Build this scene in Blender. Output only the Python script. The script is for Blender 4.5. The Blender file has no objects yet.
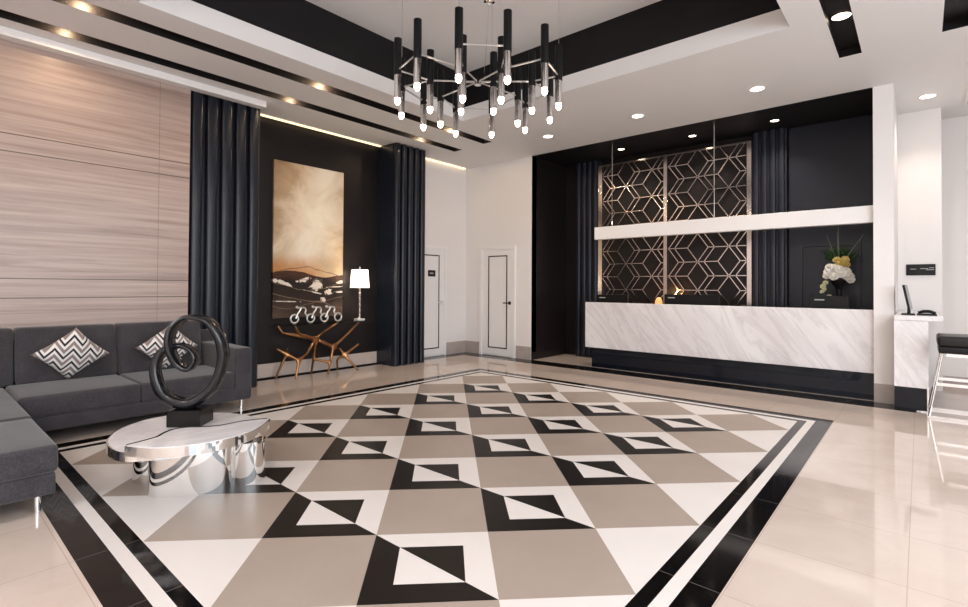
import bpy, bmesh, math, random
from mathutils import Vector, Matrix
random.seed(7)
S = bpy.context.scene
C = S.collection
PI = math.pi
CZ = 3.75          # ceiling height

# ------------------------------------------------------------------ camera, world, daylight, exposure
psi, pit, rol, F, CYP, EYE = 0.7135, 0.0136, 0.0059, 504.01, 279.81, 1.3376
fw = Vector((-math.sin(psi)*math.cos(pit), math.cos(psi)*math.cos(pit), math.sin(pit)))
r0 = Vector((math.cos(psi), math.sin(psi), 0)); u0 = r0.cross(fw)
rt = math.cos(rol)*r0 + math.sin(rol)*u0; up = -math.sin(rol)*r0 + math.cos(rol)*u0
cd = bpy.data.cameras.new('camera'); cam = bpy.data.objects.new('camera', cd); C.objects.link(cam)
M = Matrix((rt, up, -fw)).transposed().to_4x4(); M.translation = (0, 0, EYE); cam.matrix_world = M
cd.sensor_width = 36; cd.lens = F/968*36; cd.shift_y = (CYP-303.5)/968; cd.clip_start = .05
S.camera = cam
S.view_settings.view_transform = 'Standard'; S.view_settings.look = 'None'
S.view_settings.gamma = 1; S.view_settings.exposure = 0.2
S.cycles.caustics_reflective = False; S.cycles.caustics_refractive = False
W = bpy.data.worlds.new('world'); S.world = W; W.use_nodes = True
W.node_tree.nodes['Background'].inputs[0].default_value = (.75, .87, 1, 1)
W.node_tree.nodes['Background'].inputs[1].default_value = 1.0

def lamp(name, kind, loc, energy, color=(1, 1, 1), rot=(0, 0, 0), parent=None, **k):
    l = bpy.data.lights.new(name, kind); l.energy = energy; l.color = color
    for a, v in k.items(): setattr(l, a, v)
    o = bpy.data.objects.new(name, l); C.objects.link(o); o.location = loc; o.rotation_euler = rot
    if parent:
        o.parent = parent; o.location = Vector(loc)-parent.location
    return o
DAY = (.86, .93, 1)
lamp('daylight_right_window', 'AREA', (4.25, 1.0, 2.0), 300, DAY, (0, PI/2, 0), shape='RECTANGLE', size=2.6, size_y=7.8)
FILL_PANELS = ((.9, -1.9), (2.6, .6), (2.6, 3.6), (-2.6, -2.2))   # unseen square ceiling panels, added as soft fill light
for px_, py_ in FILL_PANELS:
    lamp('fill_panel_light', 'AREA', (px_, py_, CZ-.03), 85, (1, .98, .975), (0, 0, 0), shape='SQUARE', size=1.2)

# ------------------------------------------------------------------ materials
def mat(name, col, rough=.5, metal=0, coat=0, spec=.5, emit=None, es=0, sheen=0):
    m = bpy.data.materials.new(name); m.use_nodes = True
    b = m.node_tree.nodes['Principled BSDF']
    b.inputs['Base Color'].default_value = (*col, 1); b.inputs['Roughness'].default_value = rough
    b.inputs['Metallic'].default_value = metal; b.inputs['Coat Weight'].default_value = coat
    b.inputs['Specular IOR Level'].default_value = spec
    if sheen: b.inputs['Sheen Weight'].default_value = sheen
    if emit: b.inputs['Emission Color'].default_value = (*emit, 1); b.inputs['Emission Strength'].default_value = es
    return m
class NT:
    def __init__(s, m): s.m = m; s.t = m.node_tree; s.b = s.t.nodes['Principled BSDF']
    def n(s, typ, **k):
        x = s.t.nodes.new(typ)
        for a, v in k.items():
            if a.startswith('i_'):
                a = a[2:]; a = int(a) if a.isdigit() else a.replace('_', ' ')
                x.inputs[a].default_value = v
            else: setattr(x, a, v)
        return x
    def l(s, a, b): s.t.links.new(a, b)
    def pos(s): return s.n('ShaderNodeTexCoord').outputs['Object']
    def map(s, v, scale=(1, 1, 1), rot=(0, 0, 0), loc=(0, 0, 0)):
        x = s.n('ShaderNodeMapping'); x.inputs['Scale'].default_value = scale
        x.inputs['Rotation'].default_value = rot; x.inputs['Location'].default_value = loc
        s.l(v, x.inputs[0]); return x.outputs[0]
    def noise(s, v, scale, detail=4, rough=.55, dist=0):
        x = s.n('ShaderNodeTexNoise', i_Scale=scale, i_Detail=detail, i_Roughness=rough, i_Distortion=dist)
        s.l(v, x.inputs['Vector']); return x.outputs['Fac']
    def ramp(s, f, stops, interp='LINEAR'):
        x = s.n('ShaderNodeValToRGB'); e = x.color_ramp; e.interpolation = interp
        while len(e.elements) < len(stops): e.elements.new(.5)
        for el, (p, c) in zip(e.elements, stops): el.position = p; el.color = (*c, 1)
        s.l(f, x.inputs[0]); return x.outputs[0]
    def mix(s, f, a, b, mode='MIX'):
        x = s.n('ShaderNodeMix', data_type='RGBA', blend_type=mode)
        for sock, v in ((x.inputs[0], f), (x.inputs[6], a), (x.inputs[7], b)):
            if isinstance(v, (int, float)): sock.default_value = v
            elif isinstance(v, tuple): sock.default_value = (*v, 1)
            else: s.l(v, sock)
        return x.outputs[2]
    def math(s, op, *a, clamp=False):
        x = s.n('ShaderNodeMath', operation=op, use_clamp=clamp)
        for i, v in enumerate(a):
            if isinstance(v, (int, float)): x.inputs[i].default_value = v
            else: s.l(v, x.inputs[i])
        return x.outputs[0]
    def xyz(s, v):
        x = s.n('ShaderNodeSeparateXYZ'); s.l(v, x.inputs[0]); return x.outputs
    def col(s, c): s.l(c, s.b.inputs['Base Color'])
    def bump(s, h, strength=.3, dist=.01):
        x = s.n('ShaderNodeBump', i_Strength=strength, i_Distance=dist); s.l(h, x.inputs['Height'])
        s.l(x.outputs[0], s.b.inputs['Normal'])

def tile_mat(name, base, var, grout, rough=.09, gs=.6, amount=.5):
    m = mat(name, base, rough, spec=.2 if base[0] < .1 else .5); t = NT(m); p = t.pos()
    n = t.noise(t.map(p, (1.2, 1.2, 1)), 1.6, 6, .6, 1.2)
    c = t.ramp(n, [(.3, base), (.7, var)])
    if grout:
        o = t.xyz(p); ls = []
        for k, off in ((0, .05), (1, -3.58)):
            f = t.math('FRACT', t.math('DIVIDE', t.math('ADD', o[k], off+20*(.607 if k else .61)), .607 if k else .61))
            ls.append(t.math('GREATER_THAN', t.math('ABSOLUTE', t.math('SUBTRACT', f, .5)), .4965))
        g = t.math('MULTIPLY', t.math('MAXIMUM', *ls), amount)
        c = t.mix(g, c, grout)
    t.col(c); return m
def plain_var(name, base, var, rough, scale=2, **k):
    m = mat(name, base, rough, **k); t = NT(m)
    t.col(t.ramp(t.noise(t.pos(), scale, 5), [(.3, base), (.7, var)])); return m
m_cream = tile_mat('polished_cream_tile', (.53, .435, .378), (.59, .497, .44), (.30, .24, .20), .05)
m_inwhite = plain_var('polished_white_tile', (.67, .625, .60), (.71, .665, .64), .42, spec=.3)
m_taupe = plain_var('polished_taupe_tile', (.33, .268, .226), (.365, .30, .255), .42, spec=.3)
m_black = tile_mat('polished_black_tile', (.004, .0035, .0035), (.006, .005, .005), (.20, .18, .17), .08)
m_inblack = plain_var('inlay_black_tile', (.005, .004, .004), (.008, .006, .006), .4, spec=.15)
m_ceil = plain_var('ceiling_paint', (.79, .78, .775), (.81, .80, .795), .7)
m_wall = plain_var('wall_paint', (.82, .79, .775), (.835, .805, .79), .6)
m_trimw = plain_var('trim_white_paint', (.84, .82, .81), (.86, .84, .83), .4)
m_navy2 = plain_var('deep_navy_panel', (.012, .014, .022), (.015, .017, .027), .35, spec=.35)
m_navy = plain_var('navy_black_lacquer', (.007, .0095, .016), (.009, .012, .020), .3, spec=.4)
m_brown = plain_var('dark_brown_panel', (.009, .007, .007), (.012, .009, .009), .4, spec=.3)
m_matblack = plain_var('black_matte_paint', (.007, .006, .007), (.010, .009, .010), .5, spec=.25)
m_gbase = plain_var('grey_stone_skirting', (.40, .34, .31), (.46, .40, .37), .25, scale=5)
m_chrome = plain_var('polished_chrome', (.86, .85, .84), (.90, .89, .88), .04, metal=1)
m_satin = plain_var('satin_chrome', (.80, .77, .76), (.86, .83, .82), .16, metal=1)
m_rose = plain_var('satin_rose_metal', (.78, .70, .66), (.86, .78, .74), .16, metal=1)
m_alu = plain_var('brushed_aluminium', (.66, .64, .62), (.76, .74, .72), .3, metal=.8)
m_glow = mat('lamp_lens', (.9, .8, .7), .4, emit=(1, .82, .60), es=7)
m_glowdim = mat('warm_lamp_lens', (.9, .7, .5), .4, emit=(1, .70, .42), es=4.5)
m_bulb = mat('chandelier_bulb', (1, .9, .8), .3, emit=(1, .80, .62), es=28)
m_led = mat('led_strip', (1, .9, .75), .4, emit=(1, .72, .40), es=1.5)
m_plastic = plain_var('black_plastic', (.006, .006, .007), (.009, .009, .010), .35, spec=.25)
m_greypl = plain_var('grey_screen_bezel', (.30, .31, .32), (.36, .37, .38), .3)
m_pale = plain_var('pale_print', (.5, .5, .5), (.6, .6, .6), .5)
m_leather = plain_var('black_leather', (.006, .0055, .0055), (.010, .009, .009), .35, scale=30, spec=.35)

def stone():
    m = mat('wood_vein_stone', (.5, .4, .35), .35); t = NT(m); p = t.pos()
    a = t.noise(t.map(p, (1, .45, 16)), 1.5, 9, .7, .6)
    b = t.noise(t.map(p, (1, .12, 4.2), (.05, 0, 0)), 1.3, 3, .5, .8)
    c = t.ramp(a, [(.25, (.25, .18, .15)), (.5, (.42, .32, .278)), (.75, (.52, .41, .355))])
    d = t.ramp(b, [(.34, (.78, .75, .74)), (.46, (1, 1, 1)), (.62, (1.0, .99, .98)), (.7, (.86, .82, .8))])
    c = t.mix(1.0, c, d, 'MULTIPLY')
    o = t.xyz(p); g = None
    for ax, v, w in ((2, 2.78, .006), (2, 2.61, .006), (2, 1.39, .006), (2, 1.20, .006), (1, 1.915, .0018), (1, -1.0, .0018)):
        x = t.math('LESS_THAN', t.math('ABSOLUTE', t.math('SUBTRACT', o[ax], v)), w)
        g = x if g is None else t.math('MAXIMUM', g, x)
    t.col(t.mix(g, c, (.13, .095, .08))); return m
m_stone = stone()
def marble(name, rotx=.62, strength=.5):
    m = mat(name, (.85, .84, .84), .12); t = NT(m); p = t.pos()
    v = t.map(p, (1, 1, 1), (0, rotx, 0)); v = t.map(v, (2.6, 1, .55))
    a = t.noise(v, 1.3, 8, .62, 1.6); b = t.noise(v, 3.5, 6, .6, .8)
    va = t.ramp(a, [(.44, (0, 0, 0)), (.50, (1, 1, 1)), (.57, (0, 0, 0))])
    f = t.math('MULTIPLY', t.math('MULTIPLY', va, b), strength*1.7, clamp=True)
    c = t.mix(f, (.84, .82, .83), (.40, .37, .375))
    cl = t.ramp(t.noise(v, .8, 4), [(.35, (.86, .84, .845)), (.65, (1, 1, 1))])
    t.col(t.mix(1.0, c, cl, 'MULTIPLY')); return m
m_marble = marble('white_veined_marble', .62, .30); m_tabletop = marble('coffee_table_marble', .3, .25)
def fabric(name, a, b):
    m = mat(name, a, .9, sheen=.25); t = NT(m); p = t.pos()
    n = t.noise(p, 90, 3); n2 = t.noise(t.map(p, (1, 1, 1)), 6, 4)
    t.col(t.ramp(t.math('ADD', t.math('MULTIPLY', n, .6), t.math('MULTIPLY', n2, .4)), [(.35, a), (.65, b)]))
    t.bump(n, .25, .004); return m
m_fab = fabric('charcoal_sofa_fabric', (.020, .018, .022), (.054, .048, .055))
def chevron():
    m = mat('chevron_fabric', (.8, .8, .8), .85, sheen=.2); t = NT(m); o = t.xyz(t.pos())
    u, v = o[0], o[2]
    tri = t.math('PINGPONG', t.math('ADD', u, 1.0), .066)
    f = t.math('FRACT', t.math('DIVIDE', t.math('ADD', t.math('SUBTRACT', v, t.math('MULTIPLY', tri, 1.3)), 2.01), .122))
    W_, K_, T_ = (.80, .76, .74), (.012, .010, .012), (.27, .215, .20)
    t.col(t.ramp(f, [(0, W_), (.24, K_), (.46, W_), (.70, T_)], 'CONSTANT')); return m
m_chev = chevron()
def bronze():
    m = mat('burnished_bronze', (.33, .15, .06), .3, 1); t = NT(m)
    t.col(t.ramp(t.noise(t.pos(), 7, 4), [(.3, (.16, .07, .03)), (.7, (.52, .27, .12))])); return m
m_bronze = bronze()
def painting():
    m = mat('abstract_canvas', (.5, .4, .3), .6, spec=.2); t = NT(m); p = t.pos(); o = t.xyz(p)
    # local y 0..1.19 across, z 0..2.305 up
    u = t.math('DIVIDE', o[1], 1.165); v = t.math('DIVIDE', o[2], 2.305)
    n1 = t.math('SUBTRACT', t.noise(p, 1.5, 6, .6, .8), .5); n2 = t.math('SUBTRACT', t.noise(t.map(p, (1, 1, 1.6)), 3.2, 6, .6), .5)
    vv = t.math('ADD', v, t.math('MULTIPLY', n2, .05))
    # clouds: pale towards a diagonal band
    d = t.math('ABSOLUTE', t.math('SUBTRACT', t.math('SUBTRACT', u, .62), t.math('MULTIPLY', t.math('SUBTRACT', v, .68), .55)))
    cl = t.math('ADD', t.math('MULTIPLY', d, .9), t.math('MULTIPLY', n1, 1.1))
    sky = t.ramp(cl, [(.0, (.88, .78, .62)), (.26, (.74, .60, .44)), (.50, (.46, .33, .20)), (.80, (.28, .18, .10))])
    osel = t.ramp(t.math('ADD', vv, t.math('MULTIPLY', n1, .12)), [(.27, (1, 1, 1)), (.34, (.8, .8, .8)), (.42, (0, 0, 0))])
    sky = t.mix(osel, sky, t.ramp(t.math('ADD', u, n1), [(.1, (.50, .20, .05)), (.6, (.60, .32, .14)), (1, (.66, .50, .32))]))
    hill = t.math('ADD', .285, t.math('ADD', t.math('MULTIPLY', t.math('SINE', t.math('MULTIPLY', u, 6.5)), .018), t.math('MULTIPLY', n2, .03)))
    below = t.math('LESS_THAN', v, hill)
    land = t.ramp(t.math('ADD', v, t.math('MULTIPLY', n2, .22)), [(.02, (.10, .065, .045)), (.12, (.035, .022, .017)), (.22, (.018, .012, .010)), (.27, (.07, .03, .018))])
    c = t.mix(below, sky, land)
    nd = t.math('MULTIPLY', t.math('SUBTRACT', t.noise(p, 11, 8, .7, .6), .5), 9.0)
    for (cu, cv, ru, rv, sh) in ((.59, .215, .085, .034, .1), (.42, .245, .10, .012, .35), (.12, .225, .12, .012, -.35), (.80, .165, .09, .016, .1), (.96, .235, .05, .010, .2),
                                 (.69, .11, .035, .018, 0), (.93, .165, .07, .006, 0), (.55, .165, .14, .004, -.3), (.2, .105, .2, .003, -.06), (.88, .20, .12, .003, .06)):
        du = t.math('SUBTRACT', u, cu); dv = t.math('SUBTRACT', t.math('SUBTRACT', v, cv), t.math('MULTIPLY', du, sh*.35))
        r = t.math('ADD', t.math('POWER', t.math('DIVIDE', du, ru), 2), t.math('POWER', t.math('DIVIDE', dv, rv), 2))
        k = t.math('LESS_THAN', t.math('ADD', r, t.math('MULTIPLY', nd, 1.0)), .9)
        c = t.mix(k, c, (.80, .70, .60))
    for a_, b_, f_, w_ in ((.30, .03, 5, .0022), (.255, -.02, 7, .0020), (.20, .025, 6, .0018), (.13, -.03, 4.2, .0018), (.075, .02, 8, .0016)):
        ln = t.math('ADD', a_, t.math('ADD', t.math('MULTIPLY', t.math('SINE', t.math('ADD', t.math('MULTIPLY', u, f_), a_*40)), b_), t.math('MULTIPLY', n2, .05)))
        k = t.math('LESS_THAN', t.math('ABSOLUTE', t.math('SUBTRACT', v, ln)), w_)
        c = t.mix(t.math('MULTIPLY', k, .8), c, (.30, .20, .13) if a_ < .25 else (.03, .018, .012))
    t.col(c); return m
m_paint = painting()
def glass(name, rough=.0, col=(1, 1, 1)):
    m = mat(name, col, rough); b = m.node_tree.nodes['Principled BSDF']
    b.inputs['Transmission Weight'].default_value = 1; b.inputs['IOR'].default_value = 1.1; return m
m_glass = glass('clear_glass')

# ------------------------------------------------------------------ helpers
OFF = {}
def link(o): C.objects.link(o); return o
def thing(name, label, cat, loc=(0, 0, 0), group=None):
    o = link(bpy.data.objects.new(name, None)); o.location = loc; o.empty_display_size = .05
    o['label'] = label; o['category'] = cat
    if group: o['group'] = group
    return o
def tag(o, label, cat, group=None):
    o['label'] = label; o['category'] = cat
    if group: o['group'] = group
    return o
def base(o):
    v = Vector((0, 0, 0))
    while o: v += o.location; o = o.parent
    return v
def obj(name, bm, m, parent=None, smooth=False, loc=None, label=None):
    """bm holds world coordinates; it is re-based on its parent (or on loc)."""
    org = base(parent) if parent else Vector(loc or (0, 0, 0))
    bmesh.ops.translate(bm, verts=bm.verts, vec=-org)
    bmesh.ops.recalc_face_normals(bm, faces=bm.faces)
    me = bpy.data.meshes.new(name)
    if smooth:
        for f in bm.faces: f.smooth = True
    bm.to_mesh(me); bm.free()
    for x in (m if isinstance(m, (list, tuple)) else [m]): me.materials.append(x)
    o = link(bpy.data.objects.new(name, me))
    if parent: o.parent = parent
    else: o.location = org
    if label: o['label'] = label
    if smooth: 
        md = o.modifiers.new('edges', 'EDGE_SPLIT'); md.split_angle = math.radians(40)
    return o
def struct(name, bm, m, parent=None, smooth=False):
    o = obj(name, bm, m, parent, smooth)
    o['kind'] = 'structure'
    return o
def box(bm, x0, x1, y0, y1, z0, z1, mi=0):
    v = [bm.verts.new((x, y, z)) for x in (x0, x1) for y in (y0, y1) for z in (z0, z1)]
    for q in ((0, 1, 3, 2), (4, 6, 7, 5), (0, 4, 5, 1), (2, 3, 7, 6), (0, 2, 6, 4), (1, 5, 7, 3)):
        f = bm.faces.new([v[i] for i in q]); f.material_index = mi
    return v
def B(*a):
    bm = bmesh.new(); box(bm, *a); return bm
def rbox(x0, x1, y0, y1, z0, z1, r=.02, seg=3, puff=0, bm=None):
    b = bmesh.new(); box(b, x0, x1, y0, y1, z0, z1)
    bmesh.ops.recalc_face_normals(b, faces=b.faces)
    bmesh.ops.bevel(b, geom=list(b.edges), offset=r, segments=seg, profile=.6, affect='EDGES')
    if puff:
        bmesh.ops.subdivide_edges(b, edges=[e for e in b.edges if e.calc_length() > .15], cuts=5, use_grid_fill=True)
        cx, cy, cz = (x0+x1)/2, (y0+y1)/2, (z0+z1)/2
        for v in b.verts:
            a = (v.co.x-cx)/(x1-x0)*2; d = (v.co.y-cy)/(y1-y0)*2; e = (v.co.z-cz)/(z1-z0)*2
            v.co.z += puff*(1-a*a)*(1-d*d)*(1 if e > 0 else -.2)*abs(e)
            v.co.x += puff*.6*(1-e*e)*(1-d*d)*a*abs(a)
    return b
def cyl(bm, p0, p1, r0, r1=None, n=16, caps=True):
    p0, p1 = Vector(p0), Vector(p1); r1 = r0 if r1 is None else r1
    d = (p1-p0).normalized(); a = d.orthogonal().normalized(); b = d.cross(a)
    R = [[bm.verts.new(p+(a*math.cos(2*PI*i/n)+b*math.sin(2*PI*i/n))*r) for i in range(n)] for p, r in ((p0, r0), (p1, r1))]
    for i in range(n): bm.faces.new((R[0][i], R[0][(i+1) % n], R[1][(i+1) % n], R[1][i]))
    if caps: bm.faces.new(R[0][::-1]); bm.faces.new(R[1])
def CY(*a, **k):
    bm = bmesh.new(); cyl(bm, *a, **k); return bm
def lathe(bm, c, prof, n=24):
    c = Vector(c); rings = []
    for r, z in prof: rings.append([bm.verts.new(c+Vector((r*math.cos(2*PI*i/n), r*math.sin(2*PI*i/n), z))) for i in range(n)])
    for a, b in zip(rings, rings[1:]):
        for i in range(n): bm.faces.new((a[i], a[(i+1) % n], b[(i+1) % n], b[i]))
    bm.faces.new(rings[0][::-1]); bm.faces.new(rings[-1])
def tube(bm, pts, rad, n=10, closed=False):
    pts = [Vector(p) for p in pts]; N = len(pts); rings = []; prev = None
    for i, p in enumerate(pts):
        if closed: d = pts[(i+1) % N]-pts[i-1]
        else: d = pts[min(i+1, N-1)]-pts[max(i-1, 0)]
        d.normalize()
        a = d.orthogonal().normalized() if prev is None else (prev-d*prev.dot(d)).normalized()
        prev = a; b = d.cross(a); r = rad[i] if isinstance(rad, (list, tuple)) else rad
        rings.append([bm.verts.new(p+(a*math.cos(2*PI*k/n)+b*math.sin(2*PI*k/n))*r) for k in range(n)])
    for i in range(N if closed else N-1):
        q, w = rings[i], rings[(i+1) % N]
        for k in range(n): bm.faces.new((q[k], q[(k+1) % n], w[(k+1) % n], w[k]))
    if not closed: bm.faces.new(rings[0][::-1]); bm.faces.new(rings[-1])
def prism(bm, pts, z0, z1):
    lo = [bm.verts.new((x, y, z0)) for x, y in pts]; hi = [bm.verts.new((x, y, z1)) for x, y in pts]
    n = len(pts); bm.faces.new(lo[::-1]); bm.faces.new(hi)
    for i in range(n): bm.faces.new((lo[i], lo[(i+1) % n], hi[(i+1) % n], hi[i]))
def bar(bm, p0, p1, w, h, nrm):
    """rectangular bar between two points, w across and h along nrm"""
    p0, p1, nrm = Vector(p0), Vector(p1), Vector(nrm); d = (p1-p0).normalized(); s = d.cross(nrm).normalized()
    v = [bm.verts.new(p+s*a*w/2+nrm*b*h/2) for p in (p0, p1) for a, b in ((-1, -1), (1, -1), (1, 1), (-1, 1))]
    for q in ((0, 1, 2, 3), (7, 6, 5, 4), (0, 4, 5, 1), (1, 5, 6, 2), (2, 6, 7, 3), (3, 7, 4, 0)): bm.faces.new([v[i] for i in q])
def catmull(P, k=8, closed=True):
    P = [Vector(p) for p in P]; out = []; n = len(P)
    for i in range(n if closed else n-1):
        a, b, c, d = (P[(i-1) % n], P[i], P[(i+1) % n], P[(i+2) % n]) if closed else (P[max(i-1, 0)], P[i], P[i+1], P[min(i+2, n-1)])
        for j in range(k):
            t = j/k; out.append(.5*((2*b)+(c-a)*t+(2*a-5*b+4*c-d)*t*t+(3*b-a-3*c+d)*t**3))
    if not closed: out.append(P[-1])
    return out
def cells(rects, z, mats_default, extent):
    """axis-aligned plane cut by rectangles (x0,x1,y0,y1,mat or None for a hole); later ones win"""
    xs = sorted({extent[0], extent[1], *[v for r in rects for v in r[:2]]}); ys = sorted({extent[2], extent[3], *[v for r in rects for v in r[2:4]]})
    bm = bmesh.new(); V = {}
    def vt(x, y):
        if (x, y) not in V: V[(x, y)] = bm.verts.new((x, y, z))
        return V[(x, y)]
    for a, b in zip(xs, xs[1:]):
        for c, d in zip(ys, ys[1:]):
            if a < extent[0] or b > extent[1] or c < extent[2] or d > extent[3]: continue
            m = mats_default; mx, my = (a+b)/2, (c+d)/2
            for r in rects:
                if r[0] < mx < r[1] and r[2] < my < r[3]: m = r[4]
            if m is None: continue
            f = bm.faces.new((vt(a, c), vt(b, c), vt(b, d), vt(a, d))); f.material_index = m
    return bm

# ------------------------------------------------------------------ floor with inlaid pattern
WY = 7.57                                   # reception wall plane
ox, oy, cc = -1.7915, 1.2649, .42426
xr, xl, yn, yf = ox+2*cc, ox-8*cc, oy-cc, oy+11*cc
def ringrect(d): return (xl-d, xr+d, yn-d, yf+d)
rects = [(-7.3, .0, WY-.36, WY+.02, 1), (-7.3, -6.76, 6.02, WY, 1), (-7.3, -7.0, 3.0, 5.5, 1), (-5.40, -4.2, WY+.02, 8.8, 0),
         (*ringrect(.275), 1), (*ringrect(.138), 2), (*ringrect(.072), 1), (xl, xr, yn, yf, None)]
fl = cells(rects, 0, 0, (-7.4, 4.1, -3.6, 10.2))
def clip(poly):
    for ax, v, s in ((0, xl, 1), (0, xr, -1), (1, yn, 1), (1, yf, -1)):
        out = []
        for i in range(len(poly)):
            a, b = poly[i-1], poly[i]; da, db = (a[ax]-v)*s, (b[ax]-v)*s
            if (da >= 0) != (db >= 0):
                t = da/(da-db); out.append((a[0]+(b[0]-a[0])*t, a[1]+(b[1]-a[1])*t))
            if db >= 0: out.append(b)
        poly = out
        if len(poly) < 3: return None
    return poly
def patch(ij, m):
    p = clip([(ox+cc*(i-j), oy+cc*(i+j)) for i, j in ij])
    if p:
        ar = sum(p[k-1][0]*p[k][1]-p[k][0]*p[k-1][1] for k in range(len(p)))
        if abs(ar) > 1e-5:
            f = fl.faces.new([fl.verts.new((x, y, 0)) for x, y in p]); f.material_index = m
for i in range(-8, 10):
    for j in range(-8, 12):
        q = lambda pts: [(i+a, j+b) for a, b in pts]
        if (i+j) % 2: patch(q([(0, 0), (1, 0), (1, 1), (0, 1)]), 3)
        else:
            s = i-j; k = i+j
            if s in (2, -8) or k in (-2, 10):          # cells the border cuts in half stay plain white
                patch(q([(0, 0), (1, 0), (1, 1), (0, 1)]), 2); continue
            a, b = .23, .77
            patch(q([(0, 1), (0, 0), (1, 0), (b, a), (a, a), (a, b)]), 4)       # dark L
            patch(q([(1, 0), (1, 1), (0, 1), (a, b), (b, b), (b, a)]), 2)       # white L
            patch(q([(a, a), (b, a), (a, b)]), 2); patch(q([(b, a), (b, b), (a, b)]), 4)
struct('floor', fl, [m_cream, m_black, m_inwhite, m_taupe, m_inblack])

# ------------------------------------------------------------------ ceiling, coffer, slots
CX0, CX1, CY0, CY1 = -5.04, -.90, 1.29, 5.325
slots = [(-6.29, -6.10, -3.4, 6.44), (-5.57, -5.38, -3.4, 6.40), (-.63, -.44, -3.4, 6.385), (.165, .355, -3.4, 6.35)]
cr = [(-5.40, -.42, WY, 8.8, 1), (CX0, CX1, CY0, CY1, None)] + [(*s, None) for s in slots]
struct('ceiling', cells(cr, CZ, 0, (-7.4, 4.1, -3.6, 10.2)), [m_ceil, m_matblack])
def ring_wall(x0, x1, y0, y1, z0, z1, t=.05):
    bm = bmesh.new()
    box(bm, x0-t, x0, y0-t, y1+t, z0, z1); box(bm, x1, x1+t, y0-t, y1+t, z0, z1)
    box(bm, x0, x1, y0-t, y0, z0, z1); box(bm, x0, x1, y1, y1+t, z0, z1); return bm
struct('trim_1', ring_wall(CX0, CX1, CY0, CY1, CZ+.001, 3.945), m_trimw)
struct('trim_2', ring_wall(CX0, CX1, CY0, CY1, 3.945, 4.44, .06), m_matblack)
struct('ceiling_upper', B(CX0-.06, CX1+.06, CY0-.06, CY1+.06, 4.44, 4.5), m_ceil)
for k, (a, b, c, d) in enumerate(slots):
    bm = ring_wall(a, b, c, d, CZ+.001, CZ+.09, .015); box(bm, a-.015, b+.015, c-.015, d+.015, CZ+.09, CZ+.10)
    struct('trim_%d' % (3+k), bm, m_matblack)

# ------------------------------------------------------------------ walls
struct('wall_left', B(-6.75, -6.6, -3.6, 2.235, 0, CZ), m_stone)
struct('wall_left_niche', B(-7.25, -7.1, 2.2, 6.1, 0, CZ), m_brown)
struct('wall_left_end', B(-7.25, -7.05, 6.08, WY+.15, 0, CZ), m_wall)
struct('wall_far', B(-7.25, -5.40, WY, WY+.15, 0, CZ), m_wall)
bm = bmesh.new()
box(bm, -5.5, -5.40, WY+.002, 8.9, 0, CZ); box(bm, -5.5, -.3, 8.75, 8.9, 0, CZ)
struct('wall_alcove', bm, m_brown)
bm = bmesh.new(); box(bm, -.42, -.23, WY, 9.0, 0, CZ)
struct('wall_pillar', bm, m_wall)
bm = bmesh.new(); box(bm, -.42, .22, 9.0, 9.75, 0, CZ)
struct('wall_back', bm, m_wall)
struct('wall_back_corner', B(.1, 4.1, 9.65, 9.8, 0, CZ), m_wall)
def window_wall(ax, pos, th, a0, a1, o0, o1, z0, z1):
    bm = bmesh.new()
    def q(p, q_, za, zb):
        if ax == 'x': box(bm, pos, pos+th, p, q_, za, zb)
        else: box(bm, p, q_, pos, pos+th, za, zb)
    q(a0, a1, 0, z0); q(a0, a1, z1, CZ); q(a0, o0, z0, z1); q(o1, a1, z0, z1); return bm
struct('wall_right', window_wall('x', 4.0, .12, -3.6, 9.8, -2.9, 4.9, .7, 3.3), m_wall)
struct('wall_rear', B(-6.75, 4.1, -3.6, -3.48, 0, CZ), m_wall)
def winframe(ax, pos, o0, o1, z0, z1, n):
    bm = bmesh.new(); w = .05
    def q(p, q_, za, zb):
        if ax == 'x': box(bm, pos, pos+.06, p, q_, za, zb)
        else: box(bm, p, q_, pos, pos+.06, za, zb)
    q(o0, o1, z0, z0+w); q(o0, o1, z1-w, z1)
    for k in range(n+1):
        p = o0+(o1-o0-w)*k/n; q(p, p+w, z0+w, z1-w)
    return bm
struct('window_1', winframe('x', 4.03, -2.9, 4.9, .7, 3.3, 5), m_matblack)
# ledge under the ceiling over the stone wall, skirtings
struct('trim_7', rbox(-6.6, -6.47, -3.5, 3.10, 3.668, CZ-.002, .006, 2), m_trimw)
struct('baseboard_niche', B(-7.1, -7.085, 3.13, 5.37, .02, .215), m_cream)
struct('baseboard_left', B(-7.05, -7.035, 6.99+.03, WY, .0, .235), m_gbase)
bm = bmesh.new(); box(bm, -7.035, -6.66, WY-.015, WY, 0, .235); box(bm, -5.74, -5.402, WY-.015, WY, 0, .235)
struct('baseboard_far', bm, m_gbase)
struct('baseboard_pillar', B(-.42, -.23, WY-.015, WY, 0, .22), m_gbase)
struct('baseboard_back', B(.22, 4.0, 9.635, 9.65, 0, .12), m_gbase)
bm = B(-5.40, -5.385, WY+.01, 8.7, 0, .14)
struct('baseboard_alcove', bm, m_brown)

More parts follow.
